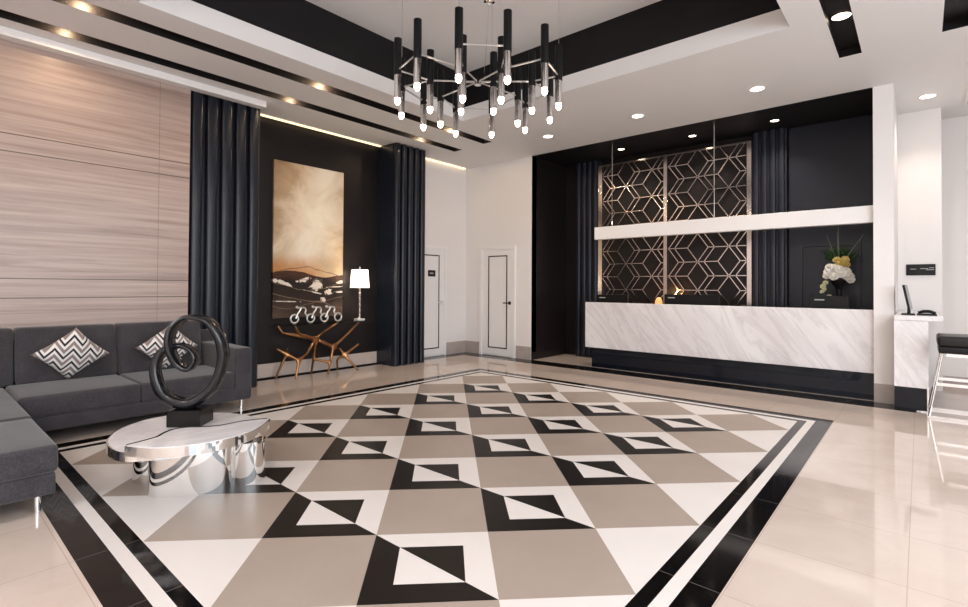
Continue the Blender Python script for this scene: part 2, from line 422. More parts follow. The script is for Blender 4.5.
# doors
def door(name, T, w, h, handle_s):
    """T maps (along, out, up) to world"""
    def bx(bm, a0, a1, o0, o1, z0, z1):
        p, q = T(a0, o0, z0), T(a1, o1, z1)
        box(bm, min(p[0], q[0]), max(p[0], q[0]), min(p[1], q[1]), max(p[1], q[1]), z0, z1)
    bm = bmesh.new(); bx(bm, .06, w-.06, .0, .02, .02, h-.06)
    d = struct(name, bm, m_trimw)
    bm = bmesh.new(); bx(bm, 0, .06, 0, .035, 0, h); bx(bm, w-.06, w, 0, .035, 0, h); bx(bm, .06, w-.06, 0, .035, h-.06, h)
    obj('door_frame', bm, m_trimw, d)
    bm = bmesh.new(); a0, a1, z0, z1, t = .22, w-.19, .15, h-.18, .02
    for a in ((a0, a0+t, z0, z1), (a1-t, a1, z0, z1), (a0+t, a1-t, z0, z0+t), (a0+t, a1-t, z1-t, z1)): bx(bm, a[0], a[1], .02, .026, a[2], a[3])
    obj('inlay_line', bm, m_matblack, d)
    bm = bmesh.new(); bx(bm, w-.15, w-.10, .02, .030, 1.0, 1.06); cyl(bm, T(w-.125, .02, 1.03), T(w-.125, .07, 1.03), .012)
    cyl(bm, T(w-.115, .065, 1.03), T(w-.25, .065, 1.03), .011)
    obj('door_handle', bm, m_plastic if handle_s else m_chrome, d)
    return d
door('door_1', lambda a, o, z: (-6.64+a, WY-o, z), .88, 2.12, True)
door('door_2', lambda a, o, z: (-7.05+o, 6.12+a, z), .87, 2.12, False)
s = thing('door_sign', 'small black sign plate on the white door beside the dark fluted column', 'sign', (-7.02, 6.60, 1.58))
obj('plate', rbox(-7.028, -7.018, 6.50, 6.69, 1.525, 1.645, .003, 1), m_plastic, s)
bm = bmesh.new(); box(bm, -7.0185, -7.0165, 6.54, 6.63, 1.575, 1.60); obj('lettering', bm, m_greypl, s)

# fluted columns
def ribs(bm, T, w, n, d, z0, z1, core=.06):
    p = w/n
    for k in range(n):
        a = k*p; e = p*.80
        prof = [(a+p*.06, 0), (a+p*.06, d-.035)] + [(a+p*.06+.035*(1-math.cos(t)), d-.035+.035*math.sin(t)) for t in (PI/8, PI/4, PI*3/8, PI/2)]
        prof += [(a+e-.035+.035*math.sin(t), d-.035+.035*math.cos(t)) for t in (0, PI/8, PI/4, PI*3/8, PI/2)] + [(a+e, 0)]
        prism(bm, [T(x, y) for x, y in prof], z0, z1)
def fluted(name, label, y0, y1, grp):
    o = thing(name, label, 'fluted column', (-6.85, (y0+y1)/2, 0), grp)
    obj('column_body', B(-7.098, -6.69, y0, y1, 0, CZ-.01), m_navy, o)
    bm = bmesh.new(); ribs(bm, lambda a, d: (-6.69+d, y0+a), y1-y0, 5, .085, .0, CZ-.01)
    obj('flutes', bm, m_navy, o, True)
fluted('fluted_column', 'blue-black fluted column between the pale stone wall and the painting niche', 2.25, 3.12, None)
fluted('fluted_column', 'blue-black fluted column between the painting niche and the white door with a sign', 5.37, 6.08, None)

# led coves
for y0, y1, w in ((3.13, 5.36, 'over the dark niche with the painting'), (6.1, 7.5, 'over the white door in the far corner')):
    tag(obj('cove_light', B(-7.035, -7.0, y0, y1, CZ-.018, CZ-.004), m_led, loc=(-7.0, (y0+y1)/2, CZ-.01)), 'warm glowing cove light strip along the ceiling '+w, 'cove light')

# ------------------------------------------------------------------ reception alcove
FX = -4.60
for x0, x1, lab in ((-5.08, FX, 'left of'), (-1.965, -1.50, 'right of')):
    o = thing('fluted_panel', 'narrow dark fluted wall panel '+lab+' the metal lattice screens', 'wall panel', ((x0+x1)/2, 8.6, 0))
    obj('panel_body', B(x0, x1, 8.62, 8.748, 0, CZ-.01), m_navy2, o)
    bm = bmesh.new(); ribs(bm, lambda a, d, x0=x0: (x0+a, 8.62-d*.7), x1-x0, 4, .06, 0, CZ-.01); obj('flutes', bm, m_navy2, o, True)
def lattice(x0, x1, phase_x, label):
    o = thing('lattice_screen', label, 'lattice screen', ((x0+x1)/2, 8.6, 0), 'lattice screens behind the desk')
    obj('back_panel', B(x0+.004, x1-.004, 8.64, 8.748, 0, 3.66), m_brown, o)
    z0, z1 = .55, 3.60
    segs = []; p, h, a = .47, .235, .48
    for c in range(-1, 5):
        X = phase_x+c*a; ph = 0 if c % 2 else h
        for k in range(-6, 8):
            z = 1.77+ph+k*p-p*2
            segs += [((X, z), (X-.165, z+h)), ((X-.165, z+h), (X, z+p)), ((X, z), (X+.165, z+h)), ((X+.165, z+h), (X, z+p)),
                     ((X+.10, z), (X+.265, z+h)), ((X+.265, z+h), (X+.10, z+p)), ((X, z), (X+.315, z)), ((X+.165, z+h), (X+.48, z+h))]
    bm = bmesh.new()
    for s, e in segs:
        (ax, az), (bx_, bz) = s, e; t0, t1 = 0, 1; ok = True
        for d, s0, lo, hi in ((bx_-ax, ax, x0+.012, x1-.012), (bz-az, az, z0, z1)):
            if abs(d) < 1e-9:
                if not lo <= s0 <= hi: ok = False
                continue
            u, v = (lo-s0)/d, (hi-s0)/d
            if u > v: u, v = v, u
            t0, t1 = max(t0, u), min(t1, v)
        if ok and t1-t0 > .02:
            bar(bm, (ax+(bx_-ax)*t0, 8.615, az+(bz-az)*t0), (ax+(bx_-ax)*t1, 8.615, az+(bz-az)*t1), .014, .025, (0, 1, 0))
    obj('lattice', bm, m_rose, o)
    return o
l1 = lattice(-4.51, -3.345, -4.52, 'left metal lattice screen of hexagons and chevrons behind the reception desk')
l2 = lattice(-3.285, -2.035, -3.26, 'right metal lattice screen of hexagons and chevrons behind the reception desk')
obj('frame_strip', B(FX+.01, -4.51, 8.585, 8.64, .5, 3.63), m_rose, l1)
obj('frame_strip', B(-4.51, -3.35, 8.59, 8.64, 3.60, 3.63), m_rose, l1)
obj('frame_strip', B(-3.345, -3.285, 8.585, 8.64, .5, 3.63), m_rose, l2)
obj('frame_strip', B(-2.035, -1.97, 8.585, 8.64, .5, 3.63), m_rose, l2)
obj('frame_strip', B(-3.285, -2.035, 8.59, 8.64, 3.60, 3.63), m_rose, l2)
o = thing('wall_cabinet', 'dark blue panelled back wall right of the fluted strip, behind the flowers', 'wall panel', (-.95, 8.7, 0))
obj('panel', B(-1.48, -.43, 8.70, 8.748, 0, CZ-.01), m_navy2, o)
bm = bmesh.new()
for z0, z1 in ((.3, 2.02),):
    a, b = -1.38, -.62
    box(bm, a, a+.07, 8.665, 8.70, z0, z1); box(bm, b-.07, b, 8.655, 8.70, z0, z1); box(bm, a+.07, b-.07, 8.655, 8.70, z1-.07, z1)
obj('moulding', bm, m_navy2, o)
# hanging beam
o = thing('hanging_beam', 'long white floating beam hung on thin cables above the reception desk', 'beam', (-2.3, WY+.11, 2.13))
obj('beam', rbox(-4.15, -.421, WY+.06, WY+.16, 2.14, 2.345, .004, 1), m_trimw, o)
for x in (-3.85, -2.25): obj('cable', CY((x, WY+.11, 2.344), (x, WY+.11, CZ), .006, n=8), m_chrome, o)
# reception desk
o = thing('reception_desk', 'long white marble reception desk on a glossy black plinth', 'desk', (-2.37, WY+.2, 0))
obj('marble_front', rbox(-4.32, -.421, WY+.06, WY+.11, .325, 1.085, .004, 1), m_marble, o)
obj('ledge', B(-4.32, -.421, WY+.11, WY+.17, 1.045, 1.085), m_marble, o)
obj('end_panel', B(-4.32, -4.27, WY+.11, WY+.38, .325, 1.0), m_marble, o)
obj('worktop', B(-4.27, -.421, WY+.171, WY+.38, .80, .84), m_matblack, o)
m_gloss = plain_var('glossy_black_plinth', (.004, .006, .011), (.005, .008, .014), .06, spec=.32)
obj('plinth', B(-4.2, -.421, WY+.075, WY+.7, .0, .325), m_gloss, o)
obj('back_shelf', B(-1.2, -.43, 8.2, 8.58, .0, .93), m_matblack, o)

def monitor(x0, x1, z1, label, m=m_plastic, y=8.02):
    t = thing('computer_monitor', label, 'monitor', ((x0+x1)/2, y, .84), 'monitors behind the reception desk')
    obj('screen_housing', rbox(x0, x1, y-.03, y+.02, .90, z1, .008, 2), m, t)
    bm = bmesh.new(); cyl(bm, ((x0+x1)/2, y, .85), ((x0+x1)/2, y, .95), .03); box(bm, (x0+x1)/2-.12, (x0+x1)/2+.12, y-.08, y+.08, .841, .853); obj('stand', bm, m, t)
    bm = bmesh.new(); box(bm, x0+.06, x0+.17, y-.033, y-.0305, z1-.062, z1-.048); obj('logo_mark', bm, m_pale, t)
monitor(-4.30, -3.72, 1.215, 'black monitor at the left end of the reception desk')
monitor(-3.10, -2.27, 1.235, 'black monitor in the middle of the reception desk, right of the amber lamp')
monitor(-1.13, -.70, 1.245, 'black monitor in front of the flower arrangement on the reception desk')
t = thing('amber_lamp', 'small glowing amber lamp between two monitors behind the reception desk', 'lamp', (-3.24, 8.12, .84))
bm = bmesh.new(); lathe(bm, (-3.24, 8.12, .842), [(.05, 0), (.05, .015), (.015, .03), (.012, .19)]); obj('lamp_base', bm, m_rose, t, True)
m_amber = mat('amber_glass', (.8, .4, .15), .3, emit=(1, .45, .16), es=.6)
bm = bmesh.new(); lathe(bm, (-3.24, 8.12, 1.03), [(.03, 0), (.055, .02), (.06, .07), (.045, .12), (.02, .15)]); obj('lamp_shade', bm, m_amber, t, True)
lamp('amber_glow', 'POINT', (-3.24, 8.3, 1.25), 5, (1, .5, .2), parent=t, shadow_soft_size=.06)

# flowers
VX, VY = -.83, 8.28
m_leaf = plain_var('dark_leaf', (.018, .055, .016), (.04, .10, .03), .5, scale=20)
m_petal = plain_var('white_petal', (.80, .78, .70), (.86, .83, .78), .6, scale=12)
m_yel = plain_var('ochre_petal', (.50, .36, .08), (.62, .48, .16), .6, scale=12)
m_palegreen = plain_var('pale_green_bud', (.50, .48, .28), (.62, .58, .38), .6, scale=12)
t = thing('flower_urn', 'tall slim black urn holding flowers at the right end of the reception desk', 'vase', (VX, VY, .93))
bm = bmesh.new(); lathe(bm, (VX, VY, .932), [(.10, 0), (.10, .02), (.045, .05), (.035, .15), (.036, .38), (.045, .43), (.08, .47), (.10, .52), (.105, .545)]); obj('urn_body', bm, m_plastic, t, True)
t = thing('flower_arrangement', 'white and ochre flower arrangement with dark greenery in the black urn', 'flowers', (VX, VY, 1.46))
def blossom(c, r, n=7, layers=3):
    bm = bmesh.new(); c = Vector(c)
    for L in range(layers):
        for k in range(n):
            a = 2*PI*(k+.5*L)/n; el = .25+.45*L; rr = r*(1-.22*L)
            d = Vector((math.cos(a)*math.cos(el), math.sin(a)*math.cos(el), math.sin(el))); s = Vector((-math.sin(a), math.cos(a), 0)); nn = d.cross(s)
            row = []
            for u in (0, .35, .7, 1):
                w = r*.62*math.sin(min(1, u*.85+.12)*PI*.62)*(1-.25*u)
                ctr = c+d*rr*u+nn*(-.22*r*u*u)
                row.append([bm.verts.new(ctr-s*w*.75-nn*.05*r), bm.verts.new(ctr-nn*.12*r), bm.verts.new(ctr+s*w*.75-nn*.05*r)])
            for p, q in zip(row, row[1:]):
                bm.faces.new((p[0], p[1], q[1], q[0])); bm.faces.new((p[1], p[2], q[2], q[1]))
    bmesh.ops.create_icosphere(bm, subdivisions=2, radius=r*.42, matrix=Matrix.Translation(c+Vector((0, 0, r*.3))))
    R_ = Matrix.Rotation(random.uniform(.9, 1.5), 3, 'X') @ Matrix.Rotation(random.uniform(-.4, .4), 3, 'Y')
    bmesh.ops.rotate(bm, cent=c, matrix=R_, verts=bm.verts)
    return bm
for dx, dy, dz, r in ((-.10, -.10, .12, .068), (-.04, -.14, .07, .068), (.04, -.14, .10, .068), (.11, -.08, .055, .066), (-.12, -.03, .07, .06), (-.05, -.11, .17, .062), (.09, -.11, .12, .058), (-.10, -.09, .185, .05), (.02, -.15, .15, .055), (.135, -.05, .01, .048)):
    obj('white_bloom', blossom((VX+dx, VY+dy, 1.45+dz), r), m_petal, t, True, label='white bloom')
for dx, dy, dz, r in ((.02, -.12, .235, .056), (.075, -.10, .27, .052), (-.02, -.08, .28, .045), (.09, -.08, .215, .045)):
    obj('ochre_bloom', blossom((VX+dx, VY+dy, 1.45+dz), r), m_yel, t, True, label='ochre bloom')
for dx, dz, r in ((-.14, -.03, .032), (-.17, -.08, .034), (-.155, -.12, .028), (-.18, -.15, .03), (-.10, -.22, .032), (-.07, -.26, .034), (-.12, -.27, .03), (-.04, -.29, .026)):
    obj('trailing_bloom', blossom((VX+dx, VY-.09, 1.45+dz), r), m_palegreen, t, True, label='pale green trailing bloom')
bm = bmesh.new(); tube(bm, catmull([(VX-.06, VY-.06, 1.48), (VX-.14, VY-.085, 1.42), (VX-.17, VY-.08, 1.33), (VX-.12, VY-.08, 1.22), (VX-.05, VY-.08, 1.16)], 5, False), .004, 6)
obj('trailing_stem', bm, m_leaf, t)
bm = bmesh.new()
for k in range(170):
    a = random.uniform(0, 2*PI); el = random.uniform(.5, 1.45); L = random.uniform(.08, .19)
    d = Vector((math.cos(a)*math.cos(el)*1.2, math.sin(a)*math.cos(el)*.6, math.sin(el))); s = d.cross(Vector((0, 0, 1))).normalized(); b = Vector((VX+random.uniform(-.12, .12), VY+.03, 1.70+random.uniform(0, .08)))
    w = random.uniform(.012, .025); g = Vector((0, 0, -.05))
    v = [bm.verts.new(p) for p in (b, b+d*L*.6+s*w, b+d*L+g*.4, b+d*L*.6-s*w)]; bm.faces.new(v)
obj('foliage', bm, m_leaf, t)
m_stem = plain_var('grey_green_stem', (.10, .12, .09), (.16, .18, .13), .6)
bm = bmesh.new()
for e in ((-.13, -.05, .62), (.0, -.05, .72), (.27, -.02, .60), (-.02, 0, .66)): tube(bm, [(VX, VY, 1.5), (VX+e[0]*.4, VY+e[1]*.4, 1.5+e[2]*.5), (VX+e[0], VY+e[1], 1.45+e[2])], [.006, .005, .003], 6)
obj('tall_stem', bm, m_stem, t)

# side counter, its equipment, bar stool
o = thing('side_counter', 'narrow white marble counter on a black base right of the white pillar', 'counter', (-.07, 7.8, 0))
obj('marble_panel', B(-.225, .065, 7.30, 7.34, .255, .99), m_marble, o)
obj('counter_top', rbox(-.225, .185, 7.29, 8.9, .99, 1.045, .004, 1), m_marble, o)
obj('side_panel', B(.025, .065, 7.34, 8.9, .255, .99), m_wall, o)
obj('plinth', B(-.225, .05, 7.32, 8.9, 0, .255), m_gloss, o)
bm = bmesh.new(); box(bm, .052, .066, 7.295, 7.31, 0, .27); box(bm, -.035, .052, 7.295, 7.31, .0, .012); obj('metal_edge', bm, m_chrome, o)
t = thing('computer_screen', 'thin tilted computer screen seen edge-on on the white side counter', 'monitor', (-.10, 7.6, 1.045))
bm = bmesh.new(); box(bm, -.165, -.045, 7.5, 7.7, 1.0455, 1.060); bar(bm, (-.10, 7.6, 1.06), (-.10, 7.6, 1.15), .03, .05, (0, 1, 0)); obj('stand', bm, m_plastic, t)
bm = bmesh.new(); bar(bm, (-.095, 7.6, 1.10), (-.145, 7.6, 1.385), .022, .42, (0, 1, 0)); obj('screen_back', bm, m_plastic, t)
bm = bmesh.new(); bar(bm, (-.076, 7.6, 1.115), (-.124, 7.6, 1.385), .018, .40, (0, 1, 0)); obj('screen', bm, m_greypl, t)
t = thing('desk_phone', 'low black telephone lying on the white side counter', 'telephone', (.07, 7.6, 1.045))
bm = bmesh.new(); prism(bm, [(-.03, 7.52), (.14, 7.52), (.14, 7.70), (-.03, 7.70)], 1.0455, 1.062); obj('phone_base', bm, m_plastic, t)
bm = bmesh.new(); tube(bm, [(-.02, 7.58, 1.072), (.03, 7.58, 1.088), (.08, 7.58, 1.088), (.13, 7.58, 1.07)], [.014, .018, .018, .014], 8); obj('handset', bm, m_plastic, t)
t = thing('wall_sign', 'small black rectangular sign on the pale wall above the side counter', 'sign', (.005, 8.99, 1.6))
obj('plate', rbox(-.145, .155, 8.982, 8.999, 1.525, 1.675, .003, 1), m_plastic, t)
for a, b, z in ((.0, .08, 1.61), (.06, .14, 1.595), (.09, .14, 1.62), (-.10, -.04, 1.605)): obj('lettering', B(a, b, 8.979, 8.982, z, z+.010), m_greypl, t)
t = thing('bar_stool', 'chrome bar stool with a black padded seat at the right edge beside the counter', 'stool', (.42, 7.2, 0))
SX, SY = .42, 7.28
obj('seat', rbox(.13, .70, SY-.26, SY+.26, .745, .855, .035, 4), m_leather, t, True)
obj('seat_base', rbox(.14, .69, SY-.25, SY+.25, .675, .745, .012, 2), m_plastic, t, True)
for q_ in (-.23, .20): obj('seat_rail', B(.20, .64, SY+q_, SY+q_+.03, .645, .675), m_chrome, t)
for sx in (-1, 1):
    for sy in (-1, 1):
        bm = bmesh.new(); tube(bm, [(SX+sx*.25, SY+sy*.2, .66), (SX+sx*.355, SY+sy*.25, .012)], .011, 10); obj('leg', bm, m_chrome, t, True)
for sy in (-1, 1):
    bm = bmesh.new(); bar(bm, (SX-.30, SY+sy*.228, .355), (SX+.30, SY+sy*.228, .355), .03, .03, (0, 1, 0)); obj('foot_rest', bm, m_chrome, t)
    bm = bmesh.new(); bar(bm, (SX-.36, SY+sy*.25, .012), (SX+.36, SY+sy*.25, .012), .022, .022, (0, 1, 0)); obj('floor_rail', bm, m_chrome, t)
t = thing('ceiling_vent', 'white ceiling vent at the right edge of the picture', 'vent', (.6, 8.55, CZ))
bm = bmesh.new(); box(bm, .44, .80, 8.1, 8.13, CZ-.015, CZ-.001); box(bm, .44, .80, 8.97, 9.0, CZ-.015, CZ-.001); box(bm, .44, .47, 8.13, 8.97, CZ-.015, CZ-.001); box(bm, .77, .80, 8.13, 8.97, CZ-.015, CZ-.001); obj('vent_frame', bm, m_trimw, t)
bm = bmesh.new()
for k in range(12): bar(bm, (.47+k*.026, 8.13, CZ-.01), (.47+k*.026, 8.97, CZ-.01), .02, .004, (.6, 0, .8))
obj('louvre', bm, m_gbase, t)

# ------------------------------------------------------------------ recessed lights
WARM = (1, .87, .74)
def downlight(x, y, label, group, m=m_glow, e=45, z=CZ, r=.075, slot=False):
    t = thing('recessed_light', label, 'ceiling light', (x, y, z), group)
    bm = bmesh.new()
    n = 24
    def ringv(rr, zz): return [bm.verts.new((x+rr*math.cos(2*PI*i/n), y+rr*math.sin(2*PI*i/n), zz)) for i in range(n)]
    a, b, c_ = ringv(r+.018, z-.001), ringv(r+.014, z-.007), ringv(r, z-.007); d = ringv(r, z-.001)
    for p, q in ((a, b), (b, c_), (c_, d)):
        for i in range(n): bm.faces.new((p[i], p[(i+1) % n], q[(i+1) % n], q[i]))
    obj('trim_ring', bm, m_matblack if slot else m_trimw, t)
    obj('lens', CY((x, y, z-.004), (x, y, z-.001), r-.001, n=24), m, t)
    lamp('spot', 'SPOT', (x, y, z-.02), e, WARM, (0, 0, 0), t, spot_size=2.0, spot_blend=.9, shadow_soft_size=.05)
    return t
g = 'recessed lights before the reception'
downlight(-4.49, 6.73, 'left of three round recessed ceiling lights in front of the reception alcove', g)
downlight(-2.99, 6.73, 'middle of three round recessed ceiling lights in front of the reception alcove', g)
downlight(-1.48, 6.73, 'right of three round recessed ceiling lights in front of the reception alcove', g)
downlight(.08, 8.35, 'round recessed ceiling light over the side counter right of the white pillar', None)
g = 'recessed lights in the dark alcove ceiling'
for x, w in ((-3.93, 'left'), (-2.72, 'middle'), (-1.57, 'right')):
    downlight(x, 8.17, w+' of three small recessed lights in the dark alcove ceiling above the lattice', g, m_glow, 85, CZ, .055, True)
g = 'recessed lights in the black ceiling slots'
downlight(-.535, 5.60, 'round recessed light in the black ceiling slot at the upper right', g, m_glow, 45, CZ+.088, .075, True)
for sx, sn in ((-6.195, 'the slot nearest the left wall'), (-5.475, 'the second slot from the left wall')):
    for y, yn_ in ((1.02, 'above the sofa'), (3.37, 'by the painting'), (5.70, 'by the right fluted column')):
        t = downlight(sx, y, 'warm recessed light in '+sn+' '+yn_, g, m_glowdim, 5 if sx < -6 else 11, CZ+.088, .075, True)
        lamp('slot_glow', 'POINT', (sx, y, CZ+.05), 9 if sx < -6 else 13, (1, .72, .46), parent=t, shadow_soft_size=.03)

for k_, (px_, py_) in enumerate(FILL_PANELS):  # frames around the added, unseen fill lights
    t = thing('fill_panel', 'square fill light panel added on the ceiling out of view', 'ceiling light', (px_, py_, CZ), 'added fill panels out of view')
    obj('fill_panel_frame', ring_wall(px_-.6, px_+.6, py_-.6, py_+.6, CZ-.03, CZ-.001, .03), m_trimw, t)
# ------------------------------------------------------------------ chandelier
HX, HY, ZB, TL = -2.96, 3.32, 2.895, .525
t = thing('chandelier', 'large chandelier of black and chrome tubes with glowing tips hanging in the ceiling coffer', 'chandelier', (HX, HY, ZB))
bm = bmesh.new(); lathe(bm, (HX, HY, 4.40), [(.10, .0), (.12, .015), (.12, .0395)]); obj('canopy', bm, m_chrome, t, True)
obj('cable', CY((HX, HY, 3.96), (HX, HY, 4.40), .008, n=8), m_chrome, t)
bm = bmesh.new(); lathe(bm, (HX+.06, HY+.08, 3.87), [(.02, 0), (.05, .01), (.055, .05), (.05, .09), (.02, .1)]); obj('hub', bm, m_chrome, t, True)
obj('cable', CY((HX+.03, HY+.04, 3.14), (HX+.06, HY+.08, 3.88), .003, n=6), m_chrome, t)
outer = [(HX+.71*math.cos(math.radians(a)), HY+.71*math.sin(math.radians(a))) for a in range(-180, 180, 30)]
inner = [(HX+r*math.cos(math.radians(a)), HY+r*math.sin(math.radians(a))) for a, r in ((-136, .42), (-72, .31), (-12, .33), (39, .48), (82, .50), (175, .52), (46, .14), (-147, .15))]
first = None
for x, y in outer+inner:
    if first is None:
        tb = obj('tube', CY((x, y, ZB+.215), (x, y, ZB+TL), .032, n=20), m_plastic, t, True)
        sl = obj('chrome_sleeve', CY((x, y, ZB+.018), (x, y, ZB+.215), .029, n=20), m_satin, tb, True)
        bm = bmesh.new(); bmesh.ops.create_uvsphere(bm, u_segments=14, v_segments=10, radius=.024, matrix=Matrix.Translation((x, y, ZB+.002)) @ Matrix.Diagonal((1, 1, 1.5, 1)))
        bl = obj('bulb', bm, m_bulb, tb, True); first = (x, y)
    else:
        dv = Vector((x-first[0], y-first[1], 0))
        b2 = tb.copy(); C.objects.link(b2); b2.location = dv; b2.parent = t
        for s_ in (sl, bl):
            q = s_.copy(); C.objects.link(q); q.parent = b2
ZA = ZB+.26
links = [(outer[k], outer[(k+1) % 12]) for k in range(0, 12, 2)] + [(outer[k], inner[j]) for k, j in ((0, 5), (1, 0), (2, 0), (3, 1), (4, 1), (5, 2), (6, 2), (7, 3), (8, 3), (9, 4), (10, 4), (11, 5))]
links += [(inner[j], (HX, HY)) for j in range(8)]
for p, q in links:
    bm = bmesh.new(); bar(bm, (*p, ZA), (*q, ZA), .009, .011, (0, 0, 1)); obj('arm', bm, m_alu, t)
bm = bmesh.new(); lathe(bm, (HX, HY, ZA-.03), [(.03, 0), (.03, .06)]); obj('centre_boss', bm, m_chrome, t, True)
for k in (1, 4, 7, 10): obj('cable', CY((*outer[k], ZB+TL), (*outer[k], 4.44), .0022, n=6), m_greypl, t)

# ------------------------------------------------------------------ painting niche
t = thing('abstract_painting', 'tall abstract landscape painting with pale clouds hung in the dark niche', 'painting', (-7.098, 3.50, .86))
obj('canvas', rbox(-7.098, -7.055, 3.50, 4.665, .86, 3.165, .004, 1), m_paint, t)
# console table of branching bronze
GT = .775
t = thing('console_table', 'bronze branching console table with a clear glass top under the painting', 'console table', (-6.85, 4.15, 0))
bm = bmesh.new(); vs = []
ND = {'a0': (3.52, -.09, GT-.012), 'a1': (3.58, -.07, .66), 'b0': (3.68, .10, GT-.012), 'b1': (3.76, .08, .64), 'J': (4.07, 0, .54), 'c0': (4.52, -.10, GT-.012), 'c1': (4.18, -.03, .61),
      'K': (4.36, .02, .40), 'd0': (4.80, .06, GT-.012), 'd1': (4.56, .05, .56), 'e1': (3.91, .03, .34), 'L': (3.77, .06, .26), 'f1': (3.69, .12, 0.0),
      'M': (3.63, -.04, .35), 'm0': (3.50, -.08, .44), 'm1': (3.68, -.12, .43), 'm2': (3.56, -.06, .18), 'm3': (3.50, -.10, 0.0),
      'k1': (4.28, .06, .17), 'k2': (4.21, .12, 0.0), 'j1': (4.06, -.04, .24), 'j2': (4.07, -.12, 0.0), 'N': (4.58, -.02, .25), 'n0': (4.83, .02, .41), 'n1': (4.76, .10, 0.0), 'n2': (4.49, -.08, .18), 'n3': (4.53, -.12, 0.0), 'o0': (4.52, -.06, .36)}
RD = {'J': .030, 'K': .028, 'L': .024, 'M': .024, 'N': .024}
ED = 'a0-a1 a1-J b0-b1 b1-J J-c1 c1-c0 J-K K-d1 d1-d0 J-e1 e1-L L-f1 L-M M-m0 M-m1 M-m2 m2-m3 K-k1 k1-k2 J-j1 j1-j2 j1-k1 N-n0 N-n1 N-n2 n2-n3 N-o0 o0-K'.split()
idx = {k: bm.verts.new((-6.85+v[1], v[0], v[2]+.0)) for k, v in ND.items()}
for e in ED:
    a, b = e.split('-'); bm.edges.new((idx[a], idx[b]))
keys = list(ND)
bm.verts.index_update()
br = obj('branch_base', bm, m_bronze, t)
br.modifiers.clear()
sk = br.modifiers.new('skin', 'SKIN'); sk.use_smooth_shade = True
sb = br.modifiers.new('sub', 'SUBSURF'); sb.levels = 2; sb.render_levels = 2
for i, k in enumerate(keys):
    r = RD.get(k, .015 if k[-1] in '03' or k in ('f1', 'k2', 'j2', 'n1') else .019)
    br.data.skin_vertices[0].data[i].radius = (r, r); br.data.skin_vertices[0].data[i].use_root = (k == 'J')
obj('glass_top', rbox(-7.02, -6.66, 3.46, 4.98, GT, GT+.012, .003, 1), m_glass, t, label='clear glass top')
G2 = GT+.0125
t = thing('table_lamp', 'table lamp with white shade and slender stem on the bronze console', 'lamp', (-6.80, 4.81, G2))
LX, LY = -6.80, 4.81
obj('lamp_base', rbox(LX-.06, LX+.06, LY-.062, LY+.062, G2, G2+.028, .004, 2), m_trimw, t)
bm = bmesh.new(); pr_ = [(.02, 0)]
for k in range(6): z = k*.085; pr_ += [(.022, z+.008), (.022, z+.07), (.014, z+.076), (.014, z+.082)]
lathe(bm, (LX, LY, G2+.03), pr_+[(.012, .56)], 16); obj('stem', bm, m_rose, t, True)
m_shade = mat('lit_lamp_shade', (.9, .87, .82), .8, emit=(1, .90, .78), es=1.6)
bm = bmesh.new(); lathe(bm, (LX, LY, 1.31), [(.150, 0), (.130, .285)], 32)
for f in [f for f in bm.faces if len(f.verts) > 4]: bm.faces.remove(f)
bmesh.ops.solidify(bm, geom=list(bm.faces), thickness=.004)
obj('lamp_shade', bm, m_shade, t, True)
obj('finial', CY((LX, LY, 1.34), (LX, LY, 1.645), .006, n=8), m_rose, t)
lamp('lamp_bulb', 'POINT', (LX, LY, 1.45), 14, (1, .80, .56), parent=t, shadow_soft_size=.04)
t = thing('cyclist_sculpture', 'silver sculpture of three racing cyclists on the bronze console', 'sculpture', (-6.80, 4.05, G2))
bx_ = -6.80; wz = G2+.072
def ringtube(c, R, r):
    bm = bmesh.new(); tube(bm, [(c[0], c[1]+R*math.cos(2*PI*k/24), c[2]+R*math.sin(2*PI*k/24)) for k in range(24)], r, 8, True); return bm
wy = [3.70, 3.95, 4.18, 4.41]
for k, y in enumerate(wy): obj('wheel', ringtube((bx_+.01*(k % 2), y, wz), .06, .012), m_alu, t, True)
for k in range(3):
    y = wy[k]; bm = bmesh.new()
    tube(bm, catmull([(bx_, y+.02, wz), (bx_, y+.05, wz+.07), (bx_, y+.085, wz+.12), (bx_, y+.10, wz+.155)], 5, False), .013, 8)
    tube(bm, catmull([(bx_, y+.045, wz+.15), (bx_, y+.10, wz+.158), (bx_, y+.16, wz+.15), (bx_, y+.175, wz+.11), (bx_, y+.165, wz+.08), (bx_, y+.20, wz+.03)], 5, False), .013, 8)
    bmesh.ops.create_uvsphere(bm, u_segments=10, v_segments=8, radius=.022, matrix=Matrix.Translation((bx_, y+.035, wz+.165)))
    obj('rider', bm, m_alu, t, True)

# ------------------------------------------------------------------ sofa
t = thing('sectional_sofa', 'large charcoal fabric corner sofa against the pale stone wall', 'sofa', (-5.6, .9, 0))
bm = rbox(-6.58, -5.5, .60, 2.50, .11, .235, .02)
b2 = rbox(-6.58, -3.84, -.55, .61, .11, .235, .02); me = bpy.data.meshes.new('tmp'); b2.to_mesh(me); b2.free(); bm.from_mesh(me); bpy.data.meshes.remove(me)
obj('base_frame', bm, m_fab, t, True)
for (a, b, c, d, z1) in ((-6.28, -5.49, .625, 1.475, .415), (-6.28, -5.49, 1.48, 2.325, .415), (-6.28, -4.755, -.5, .62, .405), (-4.75, -3.83, -.5, .62, .397)):
    obj('seat_cushion', rbox(a, b, c, d, .236, z1, .035, 4, .012), m_fab, t, True)
def backc(y0, y1):
    bm = rbox(-6.52, -6.34, y0, y1, .40, .925, .04, 4)
    for v in bm.verts:
        v.co.x += (.925-v.co.z)*.16-.02
    return bm
for y0, y1 in ((.70, 1.475), (1.485, 2.29), (-.12, .685)): obj('back_cushion', backc(y0, y1), m_fab, t, True)
